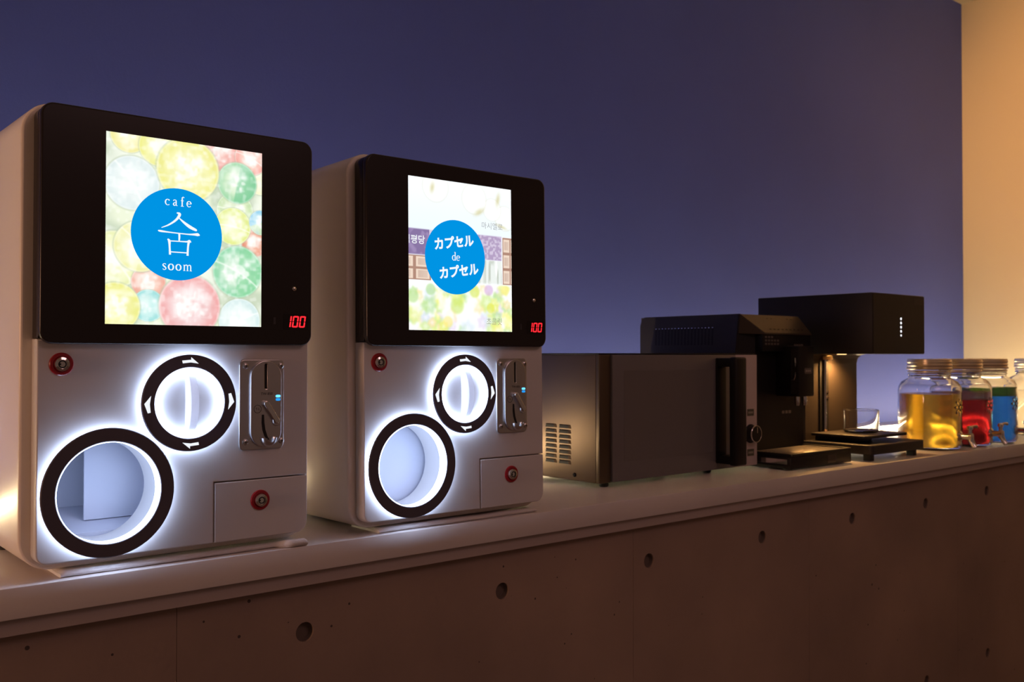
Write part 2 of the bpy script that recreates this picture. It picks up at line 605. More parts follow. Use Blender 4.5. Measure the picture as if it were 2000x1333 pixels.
def capsule_picture():
    w, h = 236, 272
    X, Y = grid(w, h)
    Z = Y * ASP
    img = np.ones((h, w, 3)) * np.array([228, 236, 205]) / 255
    blend(img, sm(.35, .7, vnoise(X, Y, 7, 3)) * .8, (172, 190, 160))
    blend(img, sm(.45, .8, vnoise(X, Y, 11, 4)) * .6, (245, 248, 238))

    def cap(px, py, pr, rim, mid, seam=None, half=None):
        yt = 253 + (px - 505) * .1535
        yb = 1166 + (px - 498) * .03
        cu, cv = (px - 500) / 738, (py - yt) / (yb - yt) * ASP
        r = pr / 760
        dx, dz = X - cu, Z - cv
        d = np.sqrt(dx * dx + dz * dz) / r
        a = sm(1.02, .97, d)
        blend(img, a * .93, mid)
        blend(img, a * sm(.45, 1.0, d) * .75, rim)
        if half:
            ang, hc = half
            s = dx * math.cos(ang) + dz * math.sin(ang)
            blend(img, a * sm(-.05 * r, .05 * r, s) * .75, hc)
        n = vnoise(X, Z, 16 + 10 * (pr % 3), int(px) % 50)
        blend(img, a * sm(.40, 1.0, n) * .45, (250, 252, 250))
        hl = np.exp(-(((dx + .18 * r) / (.30 * r)) ** 2 + ((dz + .05 * r) / (.42 * r)) ** 2))
        blend(img, a * hl * .55, (252, 252, 248))
        g2 = (.6 * vnoise(X + cu, Z, 26, int(py) % 50) + .4 * vnoise(X + cu, Z, 55, 9)) * sm(1.0, .2, d)
        blend(img, a * sm(.30, .60, g2) * .70, (255, 255, 252))
        g3 = vnoise(X, Z + cv, 30, int(px) % 40)
        blend(img, a * sm(.45, 1.0, g3) * .25, tuple(c * .92 for c in rim))
        h2 = np.exp(-(((dx - .38 * r) / (.16 * r)) ** 2 + ((dz + .30 * r) / (.14 * r)) ** 2))
        blend(img, a * h2 * .7, (255, 255, 255))
        if seam is not None:
            s = dx * math.sin(seam) - dz * math.cos(seam) + .12 * d * d * r
            blend(img, a * np.exp(-(s / (.035 * r)) ** 2) * .6, (255, 255, 250))
        blend(img, np.exp(-((d - .97) / .03) ** 2) * .30, (255, 255, 250))
        blend(img, np.exp(-((d - 1.02) / .03) ** 2) * .45, (160, 176, 146))
    cap(1230, 480, 90, (230, 225, 130), (242, 240, 180))
    cap(540, 860, 130, (220, 228, 150), (240, 240, 190), .8)
    cap(600, 270, 85, (226, 216, 110), (244, 236, 175))
    cap(730, 330, 90, (222, 220, 90), (240, 238, 160))
    cap(1030, 360, 95, (226, 110, 110), (240, 170, 160))
    cap(1180, 390, 85, (232, 130, 120), (246, 190, 176), .4)
    cap(1200, 790, 70, (214, 100, 70), (232, 150, 120))
    cap(690, 970, 80, (226, 130, 110), (240, 180, 160))
    cap(615, 500, 125, (205, 222, 224), (228, 238, 240), 1.0)
    cap(1100, 640, 95, (170, 205, 140), (214, 230, 180), .3)
    cap(1110, 505, 102, (110, 190, 130), (205, 230, 190), None, (0.2, (84, 180, 120)))
    cap(1090, 710, 92, (206, 220, 90), (236, 240, 170), .15)
    cap(1232, 695, 62, (110, 185, 225), (150, 210, 235), None, (1.2, (200, 220, 150)))
    cap(650, 800, 118, (226, 224, 130), (242, 240, 196), .9)
    cap(870, 440, 152, (224, 220, 96), (240, 236, 160), None)
    cap(1115, 925, 128, (90, 190, 130), (190, 226, 196), .5, (.1, (104, 196, 130)))
    cap(690, 1080, 75, (120, 205, 205), (176, 228, 226))
    cap(545, 1085, 112, (224, 222, 90), (240, 236, 150))
    cap(1125, 1155, 108, (190, 220, 222), (225, 240, 240), -.5)
    cap(882, 1085, 150, (228, 120, 120), (236, 196, 200), None)
    blend(img, sm(.5, .9, vnoise(X * 2, Z * 2, 20, 40)) * .3, (255, 255, 255))
    blend(img, np.ones_like(X) * .22, (250, 252, 246))
    return np.clip(img, 0, 1)


def sweets_picture():
    w, h = 220, 256
    X, Y = grid(w, h)
    img = np.ones((h, w, 3)) * np.array([244, 248, 250]) / 255
    # marshmallows
    blend(img, (Y < .34) * sm(.0, .34, Y) * .5, (222, 238, 246))
    for cx, cy, r in ((.93, .21, .10), (.80, .16, .09), (.62, .10, .12), (.25, .05, .12)):
        d = np.sqrt((X - cx) ** 2 + ((Y - cy) * ASP) ** 2) / r
        blend(img, np.exp(-((d - 1) / .05) ** 2) * .25, (214, 206, 176))
        blend(img, sm(1, .9, d) * .5, (252, 252, 250))
    for cx, cy, sx, sy, an in ((.67, .185, .05, .022, -.5), (.86, .085, .02, .05, .2), (.90, .27, .05, .012, .3), (.22, .06, .02, .04, .2)):
        dx, dy = X - cx, (Y - cy) * ASP
        u = dx * math.cos(an) + dy * math.sin(an)
        v = -dx * math.sin(an) + dy * math.cos(an)
        blend(img, np.exp(-((u / sx) ** 2 + (v / sy) ** 2)) * .55, (196, 186, 120))
    # wrapper band
    b = (sm(.335, .345, Y) * sm(.512, .502, Y))
    L = b * (X < .19)
    blend(img, L * .95, (126, 106, 152))
    blend(img, L * sm(.5, .9, vnoise(X + Y, Y - X, 26, 5)) * .5, (176, 156, 196))
    blend(img, b * (X >= .19) * (X < .5) * .7, (196, 180, 208))
    Rr = b * (X > .5) * (X < .895)
    blend(img, Rr * .85, (162, 138, 178))
    blend(img, Rr * sm(.35, .7, vnoise(X, Y * 1.4, 60, 8)) * .75, (216, 206, 226))
    # foil under the wrapper
    f = sm(.508, .515, Y) * sm(.68, .66, Y) * (X > .5) * (X < .895)
    blend(img, f * .8, (226, 232, 226))
    blend(img, f * sm(.45, .7, vnoise(X * 3, Y * .4, 16, 11)) * .7, (178, 186, 172))
    blend(img, f * sm(.6, .8, vnoise(X * 2, Y * .4, 22, 12)) * .8, (255, 255, 252))
    # chocolate squares

    def choc(x0, x1, y0, y1, nx, ny):
        m = (X > x0) * (X < x1) * (Y > y0) * (Y < y1)
        blend(img, m * 1.0, (172, 134, 118))
        for i in range(nx):
            for j in range(ny):
                a0, a1 = x0 + (x1 - x0) * (i + .10) / nx, x0 + (x1 - x0) * (i + .92) / nx
                c0, c1 = y0 + (y1 - y0) * (j + .10) / ny, y0 + (y1 - y0) * (j + .92) / ny
                q = (X > a0) * (X < a1) * (Y > c0) * (Y < c1)
                blend(img, q * 1.0, (232, 210, 192))
                wq, hq = (a1 - a0) * .16, (c1 - c0) * .16
                q2 = (X > a0 + wq) * (X < a1 - wq) * (Y > c0 + hq) * (Y < c1 - hq)
                blend(img, q2 * 1.0, (206, 180, 164))
                blend(img, q2 * sm(a0, a1, X) * .3, (240, 224, 210))
    choc(-.10, .205, .512, .672, 2, 2)
    choc(.905, 1.06, .345, .672, 2, 3)
    # sugar sweets
    S = sm(.668, .69, Y)
    blend(img, S * 1.0, (246, 248, 246))
    rs = np.random.RandomState(21)
    pal = [(196, 226, 130), (176, 216, 150), (244, 240, 150), (250, 224, 170), (226, 210, 236), (252, 252, 252), (250, 250, 252), (214, 228, 240), (222, 234, 110)]
    for k in range(90):
        cx, cy = rs.rand(), .69 + .33 * rs.rand()
        r = .05 + .045 * rs.rand()
        d = np.sqrt((X - cx) ** 2 + ((Y - cy) * ASP) ** 2)
        an = np.arctan2(Y - cy, X - cx)
        d = d * (1 + .12 * np.cos(6 * an + k))
        c = pal[rs.randint(len(pal))]
        blend(img, S * sm(r, r * .45, d) * .62, c)
        blend(img, S * sm(r * .5, 0, d) * .4, (255, 255, 250))
    for cx, cy, r, c in ((.76, .715, .055, (206, 168, 214)), (.62, .73, .06, (206, 222, 100)), (.2, .73, .055, (170, 212, 140)), (.45, .83, .08, (196, 222, 110)),
                         (.78, .84, .05, (222, 226, 90)), (.36, .94, .055, (250, 228, 140)), (.93, .71, .05, (244, 230, 130)), (.04, .78, .06, (178, 216, 140))):
        d = np.sqrt((X - cx) ** 2 + ((Y - cy) * ASP) ** 2)
        blend(img, S * sm(r, r * .6, d) * .62, c)
    return np.clip(img, 0, 1)


# ------------------------------------------------------------------ capsule machine
SEG = {'1': 'bc', '0': 'abcdef'}


def seven_seg(txt, u0, u1, v0, v1, y, parent):
    n = len(txt)
    cw_ = (u1 - u0) / n
    H = v1 - v0
    th = H * 0.13
    sh = 0.14
    for i, ch in enumerate(txt):
        a0 = u0 + i * cw_ + cw_ * .10
        a1 = u0 + (i + 1) * cw_ - cw_ * .26
        vm = (v0 + v1) / 2
        g = th * .25
        lines = {'a': ((a0 + g, v1 - th / 2), (a1 - g, v1 - th / 2)), 'd': ((a0 + g, v0 + th / 2), (a1 - g, v0 + th / 2)),
                 'b': ((a1, v1 - g), (a1, vm + g)), 'c': ((a1, vm - g), (a1, v0 + g)), 'f': ((a0, v1 - g), (a0, vm + g)), 'e': ((a0, vm - g), (a0, v0 + g))}
        bm = bmesh.new()
        for s in SEG[ch]:
            (xa, za), (xb, zb) = lines[s]
            hor = abs(za - zb) < 1e-6
            dx, dz = (0, th / 2) if hor else (th / 2, 0)
            q = [(xa - dx, za - dz), (xb - dx, zb - dz), (xb + dx, zb + dz), (xa + dx, za + dz)]
            bm.faces.new([bm.verts.new((x + sh * (z - v0), y, z)) for x, z in q])
        bm_obj('digit', bm, M_redseg, parent)


def key_lock(u, v, y, parent, r=0.0172):
    k = lathe('lock', [(r, y), (r, y - .0018), (r * .93, y - .003), (r * .70, y - .0032), (r * .68, y - .001), (0, y - .001)], M_red, parent, 'Y', (u, 0, v), 36)
    lathe('lock_body', [(r * .68, y - .0005), (r * .66, y - .0045), (r * .60, y - .0075), (r * .40, y - .0085), (r * .38, y - .0072), (0, y - .0072)], M_chrome, k, 'Y', (u, 0, v), 32)
    bm = bmesh.new()
    lathe_bm(bm, [(r * .34, y - .0073), (r * .34, y - .0076), (r * .24, y - .0076), (r * .24, y - .0073)], 'Y', (u, 0, v), 28)
    add_box(bm, u - r * .30, u - r * .12, y - .0078, y - .0072, v - r * .08, v + r * .08)
    bm_obj('keyway', bm, M_dark, k)
    return k


def ring_arrow(cu, cv, rad, ang, y, parent):
    pts = [(-.0138, -.0024), (.0000, -.0024), (.0138, -.0030), (.0005, .0062), (.0005, .0020), (-.0138, .0022)]
    bm = bmesh.new()
    vs = []
    for t, n in pts:
        a = ang - t / rad
        vs.append(bm.verts.new((cu + (rad + n) * math.cos(a), y, cv + (rad + n) * math.sin(a))))
    bm.faces.new(vs)
    bmesh.ops.triangulate(bm, faces=bm.faces[:])
    return bm_obj('arrow', bm, emat('arrow_white', (0.9, 0.94, 1.0), 1.0), parent)


def annulus(name, cu, cv, r0, r1, y0, y1, material, parent, bev=.0012):
    b = bev
    return lathe(name, [(r0, y1), (r0, y0 + b), (r0 + b, y0), (r1 - b, y0), (r1, y0 + b), (r1, y1), (r0, y1)], material, parent, 'Y', (cu, 0, cv), 72)


def band(name, cu, cv, r, y0, y1, material, parent, t=.001):
    return lathe(name, [(r, y0), (r + t, y0), (r + t, y1), (r, y1), (r, y0)], material, parent, 'Y', (cu, 0, cv), 72)


def capsule_machine(loc, rz, lean, label, which):
    t = tag(empty('capsule_machine', loc), label, 'vending machine', 'white capsule machines on the worktop')
    t.rotation_euler = (-lean, 0, rz)
    W = 0.4405
    # shell: rounded tube-like cabinet, front rim visible round the door
    plate('cabinet_shell', [rrect(-.0165, W + .0165, -.0135, .690, .046, 10), [(.007, .006), (.007, .192), (.193, .192), (.193, .006)]], .030, .36, M_shell, t, bev=.004)
    plate('back_panel', [rrect(.004, W - .004, .004, .670, .03, 6)], .3602, .3630, M_shell, t)
    if which == 2:
        lathe('side_screw_hole', [(0, -.0172), (.0042, -.0172), (.0042, -.0160)], M_dark, t, 'X', (0, .262, .222), 14)
    ft = -.0256 if which == 1 else -.0205
    for fx in (.03, W - .03):
        lathe('rubber_foot', [(0, -.0138), (.014, -.0138), (.014, ft), (0, ft)], M_dark, t, 'Z', (fx, .31, 0), 16)
    CU, CV, CR, CI = .1010, .1003, .0985, .0773
    DU, DV, DR, DI = .2248, .2327, .0777, .0566
    # white door with round opening; the coin box lid is a separate panel
    out = [(W, .1002), (W, .333), (0.0, .333)] + rrect(0, .2702, 0, .2, (.016, 0, 0, 0), 6)[:7] + [(.2702, 0), (.2702, .1002)]
    d = plate('front_door', [out, circ(CU, CV, CI - .0006, 64)[::-1]], 0, .0295, M_white, t, bev=.0022)
    plate('coin_box_door', [rrect(.2716, W, 0.0, .0985, (.002, .020, .002, .002), 6)], 0, .0295, M_white, t, bev=.0016)
    key_lock(.3515, .0635, 0, t)
    key_lock(.0335, .2960, 0, t)
    # black display door
    bp = plate('display_panel', [rrect(0, W, .3262, .6822, .019, 8)], -.0136, .0005, M_black, t, bev=.003)
    plate('display_frame', [rrect(.0008, W - .0008, .334, .680, (.002, .002, .016, .016), 6)], .0005, .0295, M_black, t, bev=.001)
    # screen
    yS = -.01385
    su0, su1, sv0, sv1 = .0914, .3453, .3570, .6505
    pic = color_grid('screen', su0, su1, sv0, sv1, yS, capsule_picture() if which == 1 else sweets_picture(), t)
    tag(pic, 'lit screen with a picture of coloured toy capsules' if which == 1 else 'lit screen with a picture of marshmallows, chocolate and sugar sweets')
    cu, cv, cr = .2021, .5017, .0733
    plate('blue_disc', [circ(cu, cv, cr, 72)], yS - .0003, yS - .0001, M_blue, pic)
    yT = yS - .0005
    if which == 1:
        new_obj('lettering', word_mesh('cafe', cu + .0005, cv + .0500, yT, .0098, .16), M_letter, pic)
        new_obj('lettering', word_mesh('soom', cu, cv - .0525, yT, .0100, .06), M_letter, pic)
        sc = .0345
        st = [  # the syllable: roof strokes, long bar, stem, box
            [(-.10, .98, .05), (.04, .92, .13), (-.12, .66, .10), (-.46, .40, .07), (-.80, .24, .03)],
            [(.00, .76, .04), (.22, .58, .10), (.52, .38, .15), (.80, .26, .11), (.86, .24, .04)],
            [(-.96, .10, .03), (-.84, .08, .09), (-.4, .055, .055), (.4, .03, .055), (.74, .045, .10), (.90, .05, .14), (1.0, .02, .03)],
            [(.02, .05, .09), (.03, -.12, .09), (.02, -.30, .07)],
            [(-.52, -.26, .05), (-.44, -.34, .12), (-.42, -.60, .09), (-.40, -.97, .10)],
            [(-.46, -.34, .05), (.0, -.33, .05), (.38, -.32, .07), (.50, -.28, .11), (.58, -.34, .04)],
            [(.48, -.28, .12), (.44, -.55, .09), (.42, -.97, .10)],
            [(-.42, -.84, .05), (.44, -.84, .05)],
        ]
        new_obj('lettering', strokes_mesh(st, cu + .0015, cv + .0005, yT, sc), M_letter, pic)
    else:
        for dx, dz in ((-.004, .0275), (.0075, -.0285)):
            new_obj('lettering', text_mesh('カプセル', .0250, cu + dx, cv + dz, yT, offset=.00095, shear=.06, rot=R(8.5), sx=.98, spacing=1.0), M_letter, pic)
        new_obj('lettering', word_mesh('de', cu + .0005, cv - .0015, yT, .0105, -.02), M_letter, pic)
        ink = emat('screen_grey_ink', s2l((150, 150, 150)), 1.0)
        new_obj('lettering', text_mesh('마시멜로', .0152, su0 + .800 * (su1 - su0), sv1 - .275 * (sv1 - sv0), yT, offset=-.0001), ink, pic)
        new_obj('lettering', text_mesh('초콜릿', .0152, su0 + .815 * (su1 - su0), sv1 - .935 * (sv1 - sv0), yT, offset=-.0001), emat('screen_olive_ink', s2l((150, 152, 128)), 1.0), pic)
        me = text_mesh('림평당', .0182, su0 + .0125, sv1 - .415 * (sv1 - sv0), yT, offset=.0002)
        bm = bmesh.new()
        bm.from_mesh(me)
        bmesh.ops.bisect_plane(bm, geom=bm.verts[:] + bm.edges[:] + bm.faces[:], plane_co=(su0 + .0004, 0, 0), plane_no=(-1, 0, 0), clear_outer=True)
        bm.to_mesh(me)
        bm.free()
        new_obj('lettering', me, M_letter, pic)
    # price read-out, little screw and sensor window
    seg = plate('price_display', [rrect(.386, .4335, .3535, .3805, .001)], -.0139, -.0136, mat('display_window', (.010, .006, .006), .15), t)
    seven_seg('100', .3885, .4285, .3572, .3772, -.01405, seg)
    lathe('panel_screw', [(0, -.0166), (.0018, -.0166), (.0038, -.0152), (.0042, -.0136), (0, -.0136)], M_chrome, t, 'Y', (.4057, .4240, 0)[:1] + (0, .4240), 18)
    plate('sensor_window', [rrect(.3680, .3720, .3620, .3740, .0008)], -.0139, -.0136, mat('sensor_grey', (.05, .045, .05), .3), t)
    # chute: black ring standing off the door, lit from behind, and the lit tube behind it
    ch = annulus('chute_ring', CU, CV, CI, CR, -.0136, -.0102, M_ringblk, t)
    band('ring_light', CU, CV, CR - .0065, -.0101, -.0006, M_led, ch)
    band('chute_light', CU, CV, CI - .0009, -.0132, .0090, M_leddim, ch, .0008)
    lathe('chute_tube', [(CI - .0008, .0092), (CI - .0008, .060)], M_white, t, 'Y', (CU, 0, CV), 72)
    # chamber behind the tube
    cm = mat('chute_plastic', (.50, .52, .62), .5)
    bm = bmesh.new()
    x0, x1, z0, z1, ya, yb = CU - .092, CU + .090, CV - .092, CV + .090, .060, .150
    P = lambda x, y, z: bm.verts.new((x, y, z))
    bm.faces.new([P(x0, yb, z0), P(x1, yb, z0), P(x1, yb, z1), P(x0, yb, z1)])
    bm.faces.new([P(x0, ya, z0), P(x0, yb, z0), P(x0, yb, z1), P(x0, ya, z1)])
    bm.faces.new([P(x1, ya, z0), P(x1, ya, z1), P(x1, yb, z1), P(x1, yb, z0)])
    bm.faces.new([P(x0, ya, z1), P(x0, yb, z1), P(x1, yb, z1), P(x1, ya, z1)])
    bm.faces.new([P(x0, ya, z0), P(x1, ya, z0), P(x1, yb, z0), P(x0, yb, z0)])
    me = bpy.data.meshes.new('chute_chamber')
    bm.to_mesh(me)
    bm.free()
    new_obj('chute_chamber', me, cm, t)
    new_obj('chute_collar', plate_mesh([[(x0, z0), (x1, z0), (x1, z1), (x0, z1)], circ(CU, CV, CI - .0008, 64)[::-1]], .0595, .0605), cm, t)
    if which == 1:
        prism_x('chute_ramp', [(.062, CV - .070), (.149, CV - .040), (.149, CV - .088), (.062, CV - .088)], x0 + .002, x1 - .002, cm, t)
        box('chute_baffle', CU - .006, x1 - .002, .096, .100, CV - .056, z1 - .001, cm, t)
    else:
        plate('chute_flap', [circ(CU, CV, CI + .004, 48)], .064, .066, cm, t)
    # turning dial
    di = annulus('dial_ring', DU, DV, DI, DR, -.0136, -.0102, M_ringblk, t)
    band('ring_light', DU, DV, DR - .0060, -.0101, -.0006, M_led, di)
    band('dial_light', DU, DV, DI - .0009, -.0132, -.0046, emat('dial_led', LEDC, 22.0), di, .0008)
    for k in range(4):
        ring_arrow(DU, DV, (DI + DR) / 2 + .0002, R(90 - 90 * k), -.0139, di)
    gm = MATS.get('milky_plastic')
    if not gm:
        gm = mat('milky_plastic', (.82, .82, .84), .4)
        nt = gm.node_tree
        tl = nt.nodes.new('ShaderNodeBsdfTranslucent')
        tl.inputs['Color'].default_value = (.9, .9, .92, 1)
        mx = nt.nodes.new('ShaderNodeMixShader')
        mx.inputs[0].default_value = .55
        nt.links.new(nt.nodes['Principled BSDF'].outputs[0], mx.inputs[1])
        nt.links.new(tl.outputs[0], mx.inputs[2])
        nt.links.new(mx.outputs[0], nt.nodes['Material Output'].inputs[0])
    kn = lathe('dial_knob', [(0, -.0075), (DI * .4, -.0068), (DI * .8, -.0052), (DI - .0012, -.0040), (DI - .0012, -.001)], M_white, t, 'Y', (DU, 0, DV), 56)
    n = 16
    prof = [(-.0045, -.0475)] + [(-.0045 - .0290 * math.cos(R(-90 + 180 * k / n)) ** .75 if 0 < k < n else -.0045, .0475 * math.sin(R(-90 + 180 * k / n))) for k in range(1, n)] + [(-.0045, .0475)]
    prism_x('grip', [(y, DV + z) for y, z in prof], DU - .0062, DU + .0062, gm, kn, bev=.0022)
    # coin slot plate
    cp = plate('coin_plate', [rrect(.3118, .3930, .1495, .3022, .009, 5)], -.0040, -.0001, M_cast, t, bev=.0014)
    slot_cut = rrect(.3553, .3597, .2525, .2942, .0012, 3)[::-1]
    plate('coin_face', [rrect(.3300, .3866, .1525, .3005, .0280, 12), slot_cut], -.0085, -.0039, M_cast, cp, bev=.0016)
    plate('coin_slot', [rrect(.3553, .3597, .2525, .2942, .0012, 3)], -.0050, -.0041, M_dark, cp)
    bm = bmesh.new()
    ps = [(.3520, .2085), (.3522, .1950), (.3538, .1830), (.3575, .1720), (.3618, .1655)]
    wd = [.0020, .0026, .0028, .0028, .0022]
    L = []
    for (u, v), w_ in zip(ps, wd):
        L.append((bm.verts.new((u - w_, -.0088, v)), bm.verts.new((u + w_, -.0088, v))))
    for a, b in zip(L[:-1], L[1:]):
        bm.faces.new((a[0], a[1], b[1], b[0]))
    bm_obj('return_slot', bm, M_dark, cp)
    # return cup: half bowl
    bm = bmesh.new()
    rings = []
    for i in range(7):
        f = i / 6
        rr = .0150 * math.cos(f * 1.1)
        ring = []
        for k in range(13):
            a = R(180 + 180 * k / 12)
            ring.append(bm.verts.new((.3622 + rr * math.cos(a), -.0088 - .010 * math.sin(f * 1.5), .1690 + rr * math.sin(a) * 1.05)))
        rings.append(ring)
    for a, b in zip(rings[:-1], rings[1:]):
        for k in range(12):
            bm.faces.new((a[k], a[k + 1], b[k + 1], b[k]))
    bm_obj('return_cup', bm, M_cast, cp, True)
    # lever
    ang = math.atan2(.1943 - .2303, .3782 - .3544)
    lv = plate_mesh([rrect(-.0225, .0225, -.0048, .0048, (.0047, .0047, .0047, .0047), 5)], -.0150, -.0087, .0012)
    lv.transform(Matrix.Translation((.3663, 0, .2123)) @ Matrix.Rotation(-ang, 4, 'Y'))
    new_obj('return_lever', lv, M_chrome, cp, True)
    lathe('lever_pivot', [(0, -.0115), (.0072, -.0115), (.0082, -.0100), (.0082, -.0085)], M_cast, cp, 'Y', (.3768, 0, .1968), 20)
    for u, v in ((.3225, .2912), (.3868, .2912), (.3225, .1632), (.3880, .1625)):
        s = lathe('screw', [(0, -.0066), (.0032, -.0066), (.0050, -.0052), (.0052, -.0040)], M_cast, cp, 'Y', (u, 0, v), 16)
        bm = bmesh.new()
        add_box(bm, u - .0026, u + .0026, -.0069, -.0066, v - .0005, v + .0005)
        add_box(bm, u - .0005, u + .0005, -.0069, -.0066, v - .0026, v + .0026)
        bm_obj('screw_cross', bm, M_dark, s)
    for v in (.2392, .2335):
        plate('status_light', [rrect(.3756, .3838, v - .0021, v + .0021, .0020, 4)], -.0095, -.0086, emat('blue_led_a' if v > .236 else 'blue_led_b', (.10, .55, 1.0) if v > .236 else (.02, .35, 1.0), 2.2 if v > .236 else 1.0), cp)
    new_obj('lettering', text_mesh('TW-850', .0062, .3588, .2436, -.00870), M_dark, cp)
    annulus('emblem', .3424, .2183, .0062, .0070, -.0088, -.0085, M_dark, cp, .0001)
    new_obj('lettering', text_mesh('T-L', .0058, .3424, .2183, -.00870), M_dark, cp)
    return t


capsule_machine((0.3740, 1.5207, 0.0248), R(0.04), R(-0.20), 'large white capsule machine nearest the camera with toy capsules on its screen', 1)
capsule_machine((0.9271, 1.5147, 0.0248), R(-0.22), R(0.75), 'white capsule machine beside the microwave, screen showing chocolate and sweets', 2)


# ------------------------------------------------------------------ folded cloths under the capsule machines
def cloth(loc, length, label, seed, roll):
    M = mat('white_towelling', (.74, .70, .69), .95, spec=.1, bump=(700, .5, .002))
    bm = bmesh.new()
    nx, nr = 120, 14
    rings = []
    for i in range(nx + 1):
        f = i / nx
        x = length * f
        th = .0078 + .0010 * noise.noise((x * 14, seed, 0))
        yo = .004 * noise.noise((x * 6, seed + 5, 0))
        endf = sm_(0, .02, f) * sm_(1, 1 - .012, f)
        th *= .55 + .45 * endf
        tf = th + .0012
        if roll and f > .86:
            tf += .0050 * sm_(.86, .92, f)
            yo -= .020 * sm_(.86, .93, f)
        ring = []
        for k in range(nr):          # front edge rounded, back edge square
            a = -math.pi / 2 - math.pi * k / (nr - 1)
            ring.append(bm.verts.new((x, yo + .007 * math.cos(a) + .005, tf / 2 + tf / 2 * math.sin(a) + .0008 * noise.noise((x * 60, k, seed)) * (0 < k < nr - 1))))
        ring.append(bm.verts.new((x, .014, th)))
        ring.append(bm.verts.new((x, .10, th)))
        ring.append(bm.verts.new((x, .10, 0)))
        rings.append(ring)
    n = len(rings[0])
    for a, b in zip(rings[:-1], rings[1:]):
        for k in range(n):
            bm.faces.new((a[k], a[(k + 1) % n], b[(k + 1) % n], b[k]))
    bm.faces.new(rings[0])
    bm.faces.new(rings[-1])
    o = bm_obj('folded_cloth', bm, M, None, True)
    o.location = loc
    tag(o, label, 'cloth', 'white cloths under the capsule machines')
    # stitched fold line along the front
    f = [(length * i / 60, -.0004 + .004 * noise.noise((length * i / 60 * 6, seed + 5, 0)), .0052 + .0004 * math.sin(i)) for i in range(2, 52)]
    tube('fold_seam', f, .0009, M, o, 6)
    return o


def sm_(a, b, x):
    t = max(0, min(1, (x - a) / (b - a)))
    return t * t * (3 - 2 * t)


cloth((.412, 1.5345, .0005), .400, 'folded white cloth under the nearer capsule machine with toy capsules', 1.3, True)
cloth((.968, 1.5285, .0005), .392, 'folded white cloth under the capsule machine beside the microwave', 7.7, False)


